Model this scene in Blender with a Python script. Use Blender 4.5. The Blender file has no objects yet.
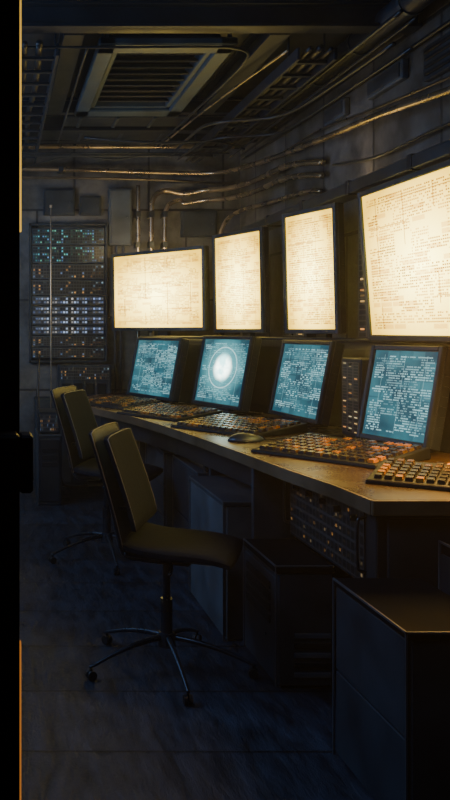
import bpy, bmesh, math, random
from mathutils import Vector, Matrix
random.seed(7)
C = bpy.context.scene.collection
F = 850.0; H = 1.25
PI = math.pi

# ------------------------------------------------------------------ materials
class NT:
    def __init__(s, name):
        s.m = bpy.data.materials.new(name); s.m.use_nodes = True
        s.t = s.m.node_tree; s.t.nodes.clear()
        s.out = s.t.nodes.new('ShaderNodeOutputMaterial')
    def n(s, typ, **kw):
        nd = s.t.nodes.new(typ)
        for k, v in kw.items(): setattr(nd, k, v)
        return nd
    def put(s, sock, v):
        if isinstance(v, bpy.types.NodeSocket): s.t.links.new(v, sock)
        else: sock.default_value = v
    def math(s, op, a, b=0.0, c=0.0):
        nd = s.n('ShaderNodeMath', operation=op)
        s.put(nd.inputs[0], a); s.put(nd.inputs[1], b); s.put(nd.inputs[2], c)
        return nd.outputs[0]
    def mix(s, f, a, b):
        nd = s.n('ShaderNodeMix', data_type='RGBA')
        s.put(nd.inputs[0], f); s.put(nd.inputs[6], a); s.put(nd.inputs[7], b)
        return nd.outputs[2]
    def uv(s):
        tc = s.n('ShaderNodeTexCoord'); sp = s.n('ShaderNodeSeparateXYZ')
        s.t.links.new(tc.outputs['UV'], sp.inputs[0])
        return sp.outputs[0], sp.outputs[1]
    def wn(s, x, y, z):
        cb = s.n('ShaderNodeCombineXYZ'); s.put(cb.inputs[0], x); s.put(cb.inputs[1], y); s.put(cb.inputs[2], z)
        w = s.n('ShaderNodeTexWhiteNoise', noise_dimensions='3D'); s.t.links.new(cb.outputs[0], w.inputs['Vector'])
        return w
    def grid(s, u, v, nx, ny, seed, thr, hu=.3, hv=.25):
        a = s.math('MULTIPLY', u, nx); b = s.math('MULTIPLY', v, ny)
        w = s.wn(s.math('FLOOR', a), s.math('FLOOR', b), seed)
        on = s.math('GREATER_THAN', w.outputs['Value'], thr)
        mu = s.math('COMPARE', s.math('FRACT', a), .5, hu)
        mv = s.math('COMPARE', s.math('FRACT', b), .5, hv)
        return s.math('MULTIPLY', on, s.math('MULTIPLY', mu, mv)), w

def c4(c): return (c[0], c[1], c[2], 1)

def mat(name, col, rough=.5, metal=0.0, var=.35, scale=6.0, bump=.05, spec=.5):
    N = NT(name)
    tc = N.n('ShaderNodeTexCoord')
    no = N.n('ShaderNodeTexNoise'); no.inputs['Scale'].default_value = scale; no.inputs['Detail'].default_value = 6
    N.t.links.new(tc.outputs['Object'], no.inputs['Vector'])
    f = no.outputs['Fac']
    lo = c4([x*(1-var) for x in col]); hi = c4([min(1, x*(1+var)) for x in col])
    mr = N.n('ShaderNodeMapRange'); N.put(mr.inputs[0], f); mr.inputs[1].default_value = .3; mr.inputs[2].default_value = .7
    bs = N.n('ShaderNodeBsdfPrincipled')
    N.put(bs.inputs['Base Color'], N.mix(mr.outputs[0], lo, hi))
    N.put(bs.inputs['Roughness'], N.math('MULTIPLY_ADD', f, .3, rough-.15))
    bs.inputs['Metallic'].default_value = metal
    bs.inputs['Specular IOR Level'].default_value = spec
    if bump:
        bp = N.n('ShaderNodeBump'); bp.inputs['Strength'].default_value = bump*4; bp.inputs['Distance'].default_value = .01
        N.put(bp.inputs['Height'], f); N.t.links.new(bp.outputs[0], bs.inputs['Normal'])
    N.t.links.new(bs.outputs[0], N.out.inputs[0])
    return N.m

def mat_tiles(name, col, joint, sx, sy, rough, axis='XY', mortar=.012, var=.5, streak=None, bd=.01):
    N = NT(name)
    tc = N.n('ShaderNodeTexCoord'); sp = N.n('ShaderNodeSeparateXYZ'); N.t.links.new(tc.outputs['Object'], sp.inputs[0])
    cb = N.n('ShaderNodeCombineXYZ')
    idx = {'X': 0, 'Y': 1, 'Z': 2}
    N.put(cb.inputs[0], sp.outputs[idx[axis[0]]]); N.put(cb.inputs[1], sp.outputs[idx[axis[1]]])
    br = N.n('ShaderNodeTexBrick'); N.t.links.new(cb.outputs[0], br.inputs['Vector'])
    br.inputs['Scale'].default_value = 1; br.inputs['Brick Width'].default_value = sx; br.inputs['Row Height'].default_value = sy
    br.inputs['Mortar Size'].default_value = mortar; br.inputs['Mortar Smooth'].default_value = .3
    br.inputs['Color1'].default_value = c4([x*(1-var*.5) for x in col]); br.inputs['Color2'].default_value = c4([x*(1+var*.5) for x in col])
    br.inputs['Mortar'].default_value = c4(joint)
    mp = N.n('ShaderNodeMapping'); N.t.links.new(tc.outputs['Object'], mp.inputs[0])
    if streak: mp.inputs['Scale'].default_value = streak
    no = N.n('ShaderNodeTexNoise'); no.inputs['Scale'].default_value = 3.5; no.inputs['Detail'].default_value = 8; no.inputs['Roughness'].default_value = .70
    N.t.links.new(mp.outputs[0], no.inputs['Vector'])
    mr = N.n('ShaderNodeMapRange'); N.put(mr.inputs[0], no.outputs['Fac']); mr.inputs[1].default_value = .3; mr.inputs[2].default_value = .7
    mr.inputs[3].default_value = .12; mr.inputs[4].default_value = 2.0
    mu = N.n('ShaderNodeVectorMath', operation='SCALE'); N.t.links.new(br.outputs['Color'], mu.inputs[0]); N.put(mu.inputs['Scale'], mr.outputs[0])
    bs = N.n('ShaderNodeBsdfPrincipled'); N.t.links.new(mu.outputs[0], bs.inputs['Base Color'])
    N.put(bs.inputs['Roughness'], N.math('MULTIPLY_ADD', no.outputs['Fac'], .6, rough-.30))
    bp = N.n('ShaderNodeBump'); bp.inputs['Strength'].default_value = .5; bp.inputs['Distance'].default_value = bd
    N.put(bp.inputs['Height'], N.math('SUBTRACT', N.math('MULTIPLY', no.outputs['Fac'], .5), br.outputs['Fac']))
    N.t.links.new(bp.outputs[0], bs.inputs['Normal'])
    N.t.links.new(bs.outputs[0], N.out.inputs[0])
    return N.m

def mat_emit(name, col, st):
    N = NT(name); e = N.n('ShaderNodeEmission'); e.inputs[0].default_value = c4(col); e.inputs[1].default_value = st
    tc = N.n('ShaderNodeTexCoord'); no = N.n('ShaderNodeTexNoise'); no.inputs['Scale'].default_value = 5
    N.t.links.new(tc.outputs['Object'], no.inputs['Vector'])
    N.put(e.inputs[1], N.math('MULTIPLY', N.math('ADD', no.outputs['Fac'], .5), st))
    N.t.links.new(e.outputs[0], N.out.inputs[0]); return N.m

def mat_led(name, base, cols, nx, ny, thr, st, seed=1.0, hu=.3, hv=.25, rough=.4):
    N = NT(name); u, v = N.uv()
    m, w = N.grid(u, v, nx, ny, seed, thr, hu, hv)
    cx = N.math('FLOOR', N.math('MULTIPLY', u, nx)); cy = N.math('FLOOR', N.math('MULTIPLY', v, ny))
    w2 = N.wn(cx, cy, seed+9)
    rp = N.n('ShaderNodeValToRGB'); N.put(rp.inputs[0], w2.outputs['Value']); rp.color_ramp.interpolation = 'CONSTANT'
    el = rp.color_ramp.elements
    while len(el) < len(cols): el.new(.5)
    for i, c in enumerate(cols): el[i].position = i/len(cols); el[i].color = c4(c)
    cell, _ = N.grid(u, v, nx, ny, seed, -1, .4, .36)
    bs = N.n('ShaderNodeBsdfPrincipled')
    N.put(bs.inputs['Base Color'], N.mix(cell, c4([x*2.2 for x in base]), c4([x*.45 for x in base])))
    bs.inputs['Roughness'].default_value = rough
    N.put(bs.inputs['Emission Color'], rp.outputs[0])
    w3 = N.wn(cx, cy, seed+21)
    N.put(bs.inputs['Emission Strength'], N.math('MULTIPLY', N.math('MULTIPLY', m, st), N.math('POWER', w3.outputs['Value'], 2.0)))
    N.t.links.new(bs.outputs[0], N.out.inputs[0]); return N.m

def mat_upper(name, seed):
    N = NT(name); u, v = N.uv()
    g1, _ = N.grid(u, v, 64, 52, seed, .3, .38, .26)
    blk = N.wn(N.math('FLOOR', N.math('MULTIPLY', u, 7)), N.math('FLOOR', N.math('MULTIPLY', v, 13)), seed+3)
    ink = N.math('MULTIPLY', g1, N.math('GREATER_THAN', blk.outputs['Value'], .2))
    ink = N.math('MULTIPLY', ink, N.math('MULTIPLY_ADD', blk.outputs['Value'], .6, .4))
    lu = N.math('COMPARE', N.math('FRACT', N.math('MULTIPLY', u, 4)), .5, .010)
    lv = N.math('COMPARE', N.math('FRACT', N.math('MULTIPLY', v, 6)), .5, .016)
    ln = N.math('MAXIMUM', lu, lv)
    blk2 = N.wn(N.math('FLOOR', N.math('MULTIPLY', u, 5)), N.math('FLOOR', N.math('MULTIPLY', v, 5)), seed+7)
    ln = N.math('MULTIPLY', ln, N.math('GREATER_THAN', blk2.outputs['Value'], .4))
    g3, _ = N.grid(u, v, 9, 26, seed+12, .82, .46, .4)
    ink = N.math('MAXIMUM', ink, N.math('MAXIMUM', N.math('MULTIPLY', ln, .85), N.math('MULTIPLY', g3, .3)))
    inside = N.math('MULTIPLY', N.math('COMPARE', u, .5, .46), N.math('COMPARE', v, .5, .46))
    ink = N.math('MULTIPLY', ink, inside)
    du = N.math('MULTIPLY', N.math('SUBTRACT', u, .5), 2); dv = N.math('MULTIPLY', N.math('SUBTRACT', v, .45), 2)
    r = N.math('SQRT', N.math('ADD', N.math('MULTIPLY', du, du), N.math('MULTIPLY', dv, dv)))
    r = N.math('MINIMUM', N.math('MULTIPLY', r, .8), 1.0)
    base = N.mix(r, (1, .90, .28, 1), (1, .60, .04, 1))
    col = N.mix(N.math('MULTIPLY', ink, .9), base, (.95, .32, .015, 1))
    st = N.math('MULTIPLY', N.math('SUBTRACT', 1.6, N.math('MULTIPLY', r, 1.18)), UP)
    st = N.math('MULTIPLY', st, N.math('SUBTRACT', 1.0, N.math('MULTIPLY', ink, .8)))
    e = N.n('ShaderNodeEmission'); N.put(e.inputs[0], col); N.put(e.inputs[1], st)
    N.t.links.new(e.outputs[0], N.out.inputs[0]); return N.m

def mat_lower(name, seed, orb=False):
    N = NT(name); u, v = N.uv()
    ROWS = 36
    wd, _ = N.grid(u, v, 26, ROWS, seed, .25, .44, .26)
    ch, _ = N.grid(u, v, 78, ROWS, seed+2, .15, .38, .26)
    blk = N.wn(N.math('FLOOR', N.math('MULTIPLY', u, 4)), N.math('FLOOR', N.math('MULTIPLY', v, 12)), seed+3)
    ink = N.math('MULTIPLY', N.math('MULTIPLY', wd, ch), N.math('GREATER_THAN', blk.outputs['Value'], .2))
    ink = N.math('MULTIPLY', ink, N.math('MULTIPLY_ADD', blk.outputs['Value'], .8, .0))
    g2, _ = N.grid(u, v, 5, 9, seed+6, .6, .44, .42)
    lu = N.math('COMPARE', N.math('FRACT', N.math('MULTIPLY', u, 3)), .5, .009)
    ink = N.math('MAXIMUM', ink, N.math('MULTIPLY', lu, .3))
    eu = N.math('COMPARE', u, .5, .46); ev = N.math('COMPARE', v, .5, .45)
    ink = N.math('MULTIPLY', ink, N.math('MULTIPLY', eu, ev))
    tc = N.n('ShaderNodeTexCoord'); no = N.n('ShaderNodeTexNoise'); no.inputs['Scale'].default_value = 2.5
    N.t.links.new(tc.outputs['UV'], no.inputs['Vector'])
    bgf = N.n('ShaderNodeMapRange'); N.put(bgf.inputs[0], no.outputs['Fac']); bgf.inputs[1].default_value = .35; bgf.inputs[2].default_value = .68
    bg = N.mix(bgf.outputs[0], (.008, .050, .080, 1), (.030, .155, .195, 1))
    bg = N.mix(N.math('MULTIPLY', g2, .22), bg, (.08, .30, .36, 1))
    col = N.mix(ink, bg, (.48, .86, .90, 1))
    if orb:
        n2 = N.n('ShaderNodeTexNoise'); n2.inputs['Scale'].default_value = 5; n2.inputs['Detail'].default_value = 6; N.t.links.new(tc.outputs['UV'], n2.inputs['Vector'])
        du = N.math('MULTIPLY', N.math('SUBTRACT', u, .5), 1.0); dv = N.math('MULTIPLY', N.math('SUBTRACT', v, .56), .95)
        r0 = N.math('SQRT', N.math('ADD', N.math('MULTIPLY', du, du), N.math('MULTIPLY', dv, dv)))
        r = N.math('ADD', r0, N.math('MULTIPLY', N.math('SUBTRACT', n2.outputs['Fac'], .5), .10))
        mr = N.n('ShaderNodeMapRange'); N.put(mr.inputs[0], r); mr.inputs[1].default_value = .23; mr.inputs[2].default_value = .10
        mr.interpolation_type = 'SMOOTHSTEP'
        halo = N.n('ShaderNodeMapRange'); N.put(halo.inputs[0], r0); halo.inputs[1].default_value = .5; halo.inputs[2].default_value = .15
        col = N.mix(N.math('MULTIPLY', halo.outputs[0], .65), col, (.20, .72, .78, 1))
        col = N.mix(N.math('MULTIPLY', N.math('COMPARE', r0, .30, .009), .6), col, (.7, 1, 1, 1))
        n3 = N.n('ShaderNodeMapRange'); N.put(n3.inputs[0], n2.outputs['Fac']); n3.inputs[1].default_value = .38; n3.inputs[2].default_value = .58
        col = N.mix(mr.outputs[0], col, N.mix(n3.outputs[0], (1.4, 2.8, 2.7, 1), (5, 5.6, 4.8, 1)))
    e = N.n('ShaderNodeEmission'); N.put(e.inputs[0], col); e.inputs[1].default_value = LOW
    N.t.links.new(e.outputs[0], N.out.inputs[0]); return N.m

UP = 6.6; LOW = 1.5
M = {}
M['black'] = mat('black_plastic', (.009, .011, .015), .5, spec=.2)
M['case'] = mat('dark_casing', (.013, .019, .028), .42, .1, spec=.3)
M['steel'] = mat('blue_steel', (.045, .065, .092), .38, .6)
M['grey'] = mat('cabinet_paint', (.028, .038, .052), .5, .0, spec=.2)
M['grey2'] = mat('cabinet_paint_light', (.068, .083, .10), .5, .0, spec=.2)
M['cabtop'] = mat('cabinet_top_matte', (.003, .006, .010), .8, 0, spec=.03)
M['trim'] = mat('pale_edge', (.055, .068, .085), .45, .0, spec=.3)  # even blue-grey for thin strips along cabinet and case edges
M['desk'] = mat('desk_laminate', (.050, .029, .016), .28, 0, .15, 5, .015)
M['desk_edge'] = mat('desk_edge', (.15, .105, .065), .35, .3)
M['fabric'] = mat('chair_fabric', (.009, .014, .025), .8, 0, .25, 40, .05, .06)
M['fabric2'] = mat('chair_shell', (.006, .009, .016), .5, 0, .3, 6, .03, .15)
M['piping'] = mat('chair_piping', (.09, .10, .118), .4, .2)
M['chrome'] = mat('worn_chrome', (.07, .09, .12), .3, .9)
M['pipe'] = mat('pipe_brass_grey', (.42, .33, .22), .27, .85)
M['pipe_m'] = mat('pipe_unlit', (.18, .15, .115), .32, .8)  # darker copy of the pipe metal, unlit look put into its colour
M['pipe_d'] = mat('pipe_dark', (.040, .048, .060), .35, .6)
M['beam'] = mat('beam_paint', (.013, .021, .036), .42, .3)
M['hatch'] = mat('hatch_metal', (.022, .050, .088), .45, .2)
M['rubber'] = mat('cable_rubber', (.012, .013, .016), .45)
M['key_d'] = mat('key_dark', (.024, .019, .017), .28, spec=.35)
M['key_t'] = mat('key_tan_lit', (.085, .050, .024), .25, spec=.4)  # lighter tan keys, the screen light on them put into the colour
M['key_a'] = mat('key_amber_lit', (.30, .125, .018), .25, spec=.4)  # orange light caught by the keys, put into the colour
M['brass'] = mat_emit('gold_trim_glow_bright', (1, .58, .09), .85)  # light on the jamb edge put in as emission, strip is no lamp
M['brass2'] = mat_emit('gold_trim_glow_dim', (1, .34, .06), .40)  # weaker orange light on the lower jamb, also put in as emission
M['floor'] = mat_tiles('floor_tiles', (.018, .026, .044), (.003, .004, .006), 3.4, .42, .42, 'XY', .007, .5, (6.0, 1.6, 1), .08)
M['wallb'] = mat_tiles('back_wall_panels', (.080, .080, .078), (.016, .016, .018), .62, .75, .6, 'XZ', .01, .35)
M['wallr'] = mat_tiles('side_wall_panels', (.085, .080, .074), (.018, .018, .018), .7, .9, .6, 'YZ', .012, .35)
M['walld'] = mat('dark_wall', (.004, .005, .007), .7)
M['ceil'] = mat('ceiling_paint', (.007, .012, .021), .6)
M['ledA'] = mat_led('lamps_teal', (.02, .025, .03), [(.1, .6, .75), (.2, .7, .5), (.15, .4, .8)], 30, 5, .4, .9, 2)
M['ledB'] = mat_led('lamps_white', (.026, .03, .036), [(.45, .6, .9), (.6, .6, .6), (.3, .45, .9)], 26, 2, .1, 1.0, 4, .36, .28)
M['ledC'] = mat_led('lamps_sparse', (.024, .028, .032), [(1, .5, .15), (.3, .5, 1), (.5, .8, 1)], 26, 4, .62, .6, 6)
M['ledD'] = mat_led('lamps_amber', (.024, .024, .024), [(1, .5, .15), (1, .7, .35), (.8, .35, .08)], 20, 6, .6, .22, 8, .2, .14)
M['ledE'] = mat_led('lamps_column', (.05, .042, .033), [(1, .6, .2), (1, .8, .4), (1, .4, .1)], 3, 24, .5, 1.0, 11, .26, .18)

# ------------------------------------------------------------------ mesh helpers
class MB:
    def __init__(s):
        s.bm = bmesh.new(); s.uvl = s.bm.loops.layers.uv.new('UVMap')
    def _merge(s, t, M4=None):
        if M4 is not None: bmesh.ops.transform(t, matrix=M4, verts=t.verts)
        me = bpy.data.meshes.new('tmp'); t.to_mesh(me); t.free(); s.bm.from_mesh(me); bpy.data.meshes.remove(me)
    def box(s, x0, x1, y0, y1, z0, z1, bev=.004, M4=None, seg=1):
        t = bmesh.new(); bmesh.ops.create_cube(t, size=1)
        for v in t.verts:
            v.co = Vector((x0+(v.co.x+.5)*(x1-x0), y0+(v.co.y+.5)*(y1-y0), z0+(v.co.z+.5)*(z1-z0)))
        if bev: bmesh.ops.bevel(t, geom=list(t.edges), offset=bev, segments=seg, affect='EDGES', profile=.6)
        s._merge(t, M4); return s
    def cyl(s, r1, r2, p0, p1, n=16):
        p0 = Vector(p0); p1 = Vector(p1); d = p1-p0
        t = bmesh.new(); bmesh.ops.create_cone(t, cap_ends=True, segments=n, radius1=r1, radius2=r2, depth=d.length)
        s._merge(t, Matrix.Translation((p0+p1)/2) @ d.to_track_quat('Z', 'Y').to_matrix().to_4x4()); return s
    def tube(s, pts, r, n=10, smooth=True, rs=None):
        P = [Vector(p) for p in pts]
        if smooth and len(P) > 2:
            Q = []
            for i in range(len(P)-1):
                a = P[max(0, i-1)]; b = P[i]; c = P[i+1]; d = P[min(len(P)-1, i+2)]
                m1 = (c-a)*.5; m2 = (d-b)*.5; L = (c-b).length
                if m1.length > L: m1 = m1.normalized()*L
                if m2.length > L: m2 = m2.normalized()*L
                for k in range(8):
                    t_ = k/8; t2 = t_*t_; t3 = t2*t_
                    Q.append(b*(2*t3-3*t2+1)+m1*(t3-2*t2+t_)+c*(-2*t3+3*t2)+m2*(t3-t2))
            Q.append(P[-1]); P = Q
        bm = s.bm; rings = []; up = None
        for i, p in enumerate(P):
            d = (P[min(i+1, len(P)-1)]-P[max(i-1, 0)]).normalized()
            if up is None:
                up = Vector((0, 0, 1)) if abs(d.z) < .9 else Vector((1, 0, 0))
            x = d.cross(up)
            if x.length < 1e-4: x = d.orthogonal()
            x.normalize(); y = x.cross(d).normalized(); up = y
            rr = rs(i/(len(P)-1)) if rs else r
            rings.append([bm.verts.new(p+x*math.cos(2*PI*k/n)*rr+y*math.sin(2*PI*k/n)*rr) for k in range(n)])
        for a, b in zip(rings, rings[1:]):
            for k in range(n): bm.faces.new((a[k], a[(k+1) % n], b[(k+1) % n], b[k]))
        bm.faces.new(rings[0][::-1]); bm.faces.new(rings[-1]); return s
    def prism(s, poly, z0, z1, bev=0):
        t = bmesh.new()
        a = [t.verts.new((x, y, z0)) for x, y in poly]; b = [t.verts.new((x, y, z1)) for x, y in poly]
        n = len(poly); t.faces.new(a[::-1]); t.faces.new(b)
        for i in range(n): t.faces.new((a[i], a[(i+1) % n], b[(i+1) % n], b[i]))
        bmesh.ops.recalc_face_normals(t, faces=t.faces)
        if bev: bmesh.ops.bevel(t, geom=list(t.edges), offset=bev, segments=1, affect='EDGES')
        s._merge(t); return s
    def panel(s, p0, u, v, th=.006):
        p0 = Vector(p0); u = Vector(u); v = Vector(v); n = u.cross(v).normalized()*th
        f = [s.bm.verts.new(q+n) for q in (p0, p0+u, p0+u+v, p0+v)]
        b = [s.bm.verts.new(q) for q in (p0, p0+u, p0+u+v, p0+v)]
        fc = s.bm.faces.new(f)
        for l, uvv in zip(fc.loops, ((0, 0), (1, 0), (1, 1), (0, 1))): l[s.uvl].uv = uvv
        s.bm.faces.new(b[::-1])
        for i in range(4): s.bm.faces.new((f[i], b[i], b[(i+1) % 4], f[(i+1) % 4]))
        return s
    def tf(s, M4): bmesh.ops.transform(s.bm, matrix=M4, verts=s.bm.verts); return s
    def build(s, name, m, parent=None, smooth=False):
        me = bpy.data.meshes.new(name); s.bm.to_mesh(me); s.bm.free(); me.materials.append(m)
        if smooth:
            for p in me.polygons: p.use_smooth = True
        o = bpy.data.objects.new(name, me); C.objects.link(o)
        if parent: o.parent = parent
        return o

def tag(o, label=None, cat=None, group=None, kind=None):
    if label: o['label'] = label
    if cat: o['category'] = cat
    if group: o['group'] = group
    if kind: o['kind'] = kind
    return o
def empty(name, loc, label, cat, rz=0, group=None):
    o = bpy.data.objects.new(name, None); C.objects.link(o); o.location = loc; o.rotation_euler = (0, 0, rz)
    o.empty_display_size = .05
    return tag(o, label, cat, group)
def struct(o, label, cat=None): return tag(o, label, cat or o.name.split('_')[0], None, 'structure')

XR = 2.0; YB = 7.08; ZC = 2.8; XL = -1.6
# ------------------------------------------------------------------ shell
struct(MB().box(XL, XR, 1.1, YB, -.1, 0, 0).build('floor', M['floor']), 'dark blue tiled floor with a dull sheen', 'floor')
struct(MB().box(XL, XR, .98, YB, ZC, ZC+.1, 0).build('ceiling', M['ceil']), 'black blue ceiling crossed by beams and conduits', 'ceiling')
struct(MB().box(XL-.1, XR+.1, YB, YB+.1, -.1, ZC+.1, 0).build('wall_back', M['wallb']), 'dim brown panelled back wall with pipes', 'wall')
struct(MB().box(XR, XR+.1, .98, YB, -.1, ZC+.1, 0).build('wall_right', M['wallr']), 'dim concrete panel wall behind the bright screens', 'wall')
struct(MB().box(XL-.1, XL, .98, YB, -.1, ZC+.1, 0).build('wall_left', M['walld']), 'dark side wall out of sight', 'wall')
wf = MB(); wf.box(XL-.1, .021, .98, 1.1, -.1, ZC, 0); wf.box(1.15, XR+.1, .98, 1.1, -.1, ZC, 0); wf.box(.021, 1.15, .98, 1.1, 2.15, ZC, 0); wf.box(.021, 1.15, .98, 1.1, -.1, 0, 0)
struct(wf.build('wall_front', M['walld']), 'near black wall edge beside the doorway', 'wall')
struct(MB().box(.0225, .0250, .985, 1.0, 1.365, 2.15, .0004).build('trim_1', M['brass']), 'gold edge strip with painted-in light on upper doorway jamb', 'trim')
struct(MB().box(.0225, .0248, .985, 1.0, 0, .885, .0004).build('trim_2', M['brass2']), 'orange gold edge strip with painted-in light on lower doorway jamb', 'trim')
struct(MB().box(.0205, .0226, .982, 1.02, 0, 2.15, .0003).build('trim_3', M['walld']), 'near black doorway edge bead carrying the gold strips', 'trim')
lt = empty('door_latch', (.0, .97, 1.10), 'black latch block on the doorway jamb', 'latch')
MB().box(-.06, .022, -.03, .009, -.034, .034, .004).build('latch_plate', M['black'], lt)
MB().box(.0215, .037, -.02, .02, -.033, .032, .003).build('latch_bolt', M['black'], lt)
MB().cyl(.006, .006, (.005, -.034, .012), (.005, -.03, .012), 10).build('screw', M['black'], lt)

# ------------------------------------------------------------------ desk
FR = [(1.10, 2.50), (1.085, 2.75), (1.04, 3.04), (.99, 3.5), (.934, 3.97), (.87, 4.42), (.795, 4.83), (.69, 5.22), (.60, 5.52), (.575, 5.8), (.60, 6.1), (.66, 6.38), (.80, 6.6)]
poly = [(XR-.01, 2.50)] + FR + [(.95, 6.82), (XR-.01, 6.82)]
dk = empty('console_desk', (1.5, 4.6, 0), 'long curved dark console desk running under the screens', 'desk')
def rel(mb, root): return mb.tf(Matrix.Translation(-Vector(root.location)))
rel(MB().prism(poly[::-1], .715, .75, .003), dk).build('worktop', M['desk'], dk)
def strip(mb, pts, z0, z1, th):
    for (a, b) in zip(pts, pts[1:]):
        d = Vector((b[0]-a[0], b[1]-a[1], 0)); n = Vector((d.y, -d.x, 0)).normalized()
        if n.x > 0: n = -n
        mb.prism([(a[0], a[1]), (b[0], b[1]), (b[0]+n.x*th, b[1]+n.y*th), (a[0]+n.x*th, a[1]+n.y*th)], z0, z1)
e = MB(); strip(e, FR, .706, .75, .012); e.box(1.09, XR-.01, 2.485, 2.5, .706, .75, .002)
tag(rel(e, dk).build('edge_band', M['desk_edge'], dk), 'lighter worn edge band')
ap = MB(); strip(ap, [(x+.07, y) for x, y in FR[3:]], .60, .715, .012)
rel(ap, dk).build('apron', M['case'], dk)
ep = rel(MB().box(1.12, XR-.01, 2.53, 2.60, .0, .715, .004), dk).build('end_panel', M['case'], dk)
rel(MB().box(1.15, XR-.05, 2.52, 2.531, .47, .69, .004), dk).build('end_cover', M['grey'], ep)
for y in (3.37, 4.06, 4.75, 5.5, 6.3):
    rel(MB().box(1.0 if y < 5 else .9, 1.75, y-.015, y+.015, 0, .715, .003), dk).build('support_panel', M['grey'], dk)
rel(MB().box(1.75, 1.78, 2.6, 6.8, 0, .715, .002), dk).build('back_panel', M['black'], dk)

CV = [(1.80, 2.5), (1.75, 3.0), (1.71, 3.36), (1.66, 3.8), (1.64, 4.3), (1.59, 4.75), (1.45, 5.1), (1.28, 5.50), (1.15, 5.78), (1.0, 6.2), (.93, 6.45), (.90, 6.8)]
hb = bmesh.new(); secs = []
for x, y in CV:
    secs.append([hb.verts.new(p) for p in ((x+.12, y, .752), (x+.14, y, .80), (x+.21, y, 1.15), (x+.24, y, 1.19), (XR-.005, y, 1.19), (XR-.005, y, .752))])
for a, b in zip(secs, secs[1:]):
    for k in range(6): hb.faces.new((a[k], b[k], b[(k+1) % 6], a[(k+1) % 6]))
hb.faces.new(secs[0]); hb.faces.new(secs[-1][::-1]); bmesh.ops.recalc_face_normals(hb, faces=hb.faces)
ht = empty('console_hutch', (1.8, 4.6, .752), 'dark sloping equipment housing behind the lower monitors', 'housing')
me = bpy.data.meshes.new('housing'); hb.to_mesh(me); hb.free(); me.materials.append(M['case'])
ho = bpy.data.objects.new('housing', me); C.objects.link(ho); ho.parent = ht; ho.matrix_parent_inverse = Matrix.Translation(-Vector(ht.location))
lip = MB(); lip.tube([(x+.225, y, 1.198) for x, y in CV], .009, 8)
tag(rel(lip, ht).build('ledge_rail', M['pipe_d'], ht, True), 'thin metal rail along the top')

# ------------------------------------------------------------------ monitors
def monitor(name, label, BL, BR, z, h, tilt, depth, bez, ms, group, stand, zb):
    BL = Vector((*BL, 0)); BR = Vector((*BR, 0)); d = BR-BL; w = d.length; rz = math.atan2(d.y, d.x)
    mid = (BL+BR)/2
    r = empty(name, (mid.x, mid.y, z), label, 'monitor', rz, group)
    T = Matrix.Rotation(-tilt, 4, 'X')
    hw = w/2
    t = MB()
    t.box(-hw-bez, hw+bez, .008, depth*.6, -bez, h+bez, .006)
    t.box(-hw*.8, hw*.8, depth*.55, depth, h*.08, h*.92, .012)
    for k in range(6):
        zz = h*(.2+.11*k); t.box(hw+bez-.001, hw+bez+.004, .02, depth*.5, zz, zz+.008, 0)
    t.tf(T).build('housing', M['case'], r)
    f = MB()
    f.box(-hw-bez, -hw, -.012, .012, -bez, h+bez, .004); f.box(hw, hw+bez, -.012, .012, -bez, h+bez, .004)
    f.box(-hw, hw, -.012, .012, -bez, 0, .004); f.box(-hw, hw, -.012, .012, h, h+bez, .004)
    f.tf(T).build('bezel', M['steel' if stand != 'foot' else 'case'], r)
    s = MB(); s.panel((-hw, .004, 0), (w, 0, 0), (0, 0, h), .003)
    tag(s.tf(T).build('screen', ms, r), 'lit screen')
    b = MB()
    for k in range(4): b.box(hw*.4+k*.022, hw*.4+k*.022+.012, -.015, -.011, -bez*.65, -bez*.35, 0)
    b.tf(T).build('button_row', M['steel'], r)
    st = MB(); g = z-zb
    if stand == 'foot':
        st.box(-hw*.55, hw*.55, .0, depth, -g+.001, -bez-.002, .003); st.box(-hw*.7, hw*.7, -.03, depth+.0, -g+.001, -g+.012, .003)
    else:
        y0 = depth-.02
        st.box(-.05, .05, y0, y0+.04, -g+.002, h*.5, .004); st.box(-.09, .09, y0-.03, y0+.07, -g+.002, -g+.014, .003)
    st.build('stand', M['case'], r)
    return r
lows = [('lower monitor nearest the doorway, cyan text in dense columns above keys painted amber-lit', (1.58, 3.71), (1.68, 3.36), .37, 0.20, False),
        ('lower cyan text monitor third from the back wall, behind the computer mouse', (1.53, 4.78), (1.585, 4.25), .38, .20, False),
        ('lower monitor showing a glowing white orb on teal', (1.25, 5.46), (1.40, 4.97), .40, .20, True),
        ('lower cyan text monitor farthest back, under the wide bright screen', (.94, 6.17), (1.125, 5.62), .385, .2, False)]
for i, (lb, a, b, h, tl, orb) in enumerate(lows):
    monitor('console_monitor', lb, a, b, .80, h, tl, .10, .022, mat_lower('cyan_screen_%d' % i, 3.0+i*5, orb), 'lower cyan console monitors', 'foot', .751)
ups = [('largest bright cream screen nearest the doorway', (1.755, 4.01), (1.775, 3.02), 1.228, .65, -.075, 'post'),
       ('tall bright cream screen beside the largest one', (1.70, 5.01), (1.82, 4.60), 1.255, .655, -.03, 'post'),
       ('narrow bright cream screen above the orb monitor', (1.54, 6.04), (1.71, 5.55), 1.258, .64, -.02, 'post'),
       ('wide bright cream screen in the far corner turned to the room', (.92, 6.80), (1.457, 6.10), 1.27, .56, -.02, 'post')]
for i, (lb, a, b, z, h, tl, st) in enumerate(ups):
    monitor('wall_monitor', lb, a, b, z, h, tl, .085, .026, mat_upper('cream_screen_%d' % i, 2.0+i*4), 'upper bright cream screens', st, 1.192)

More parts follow.
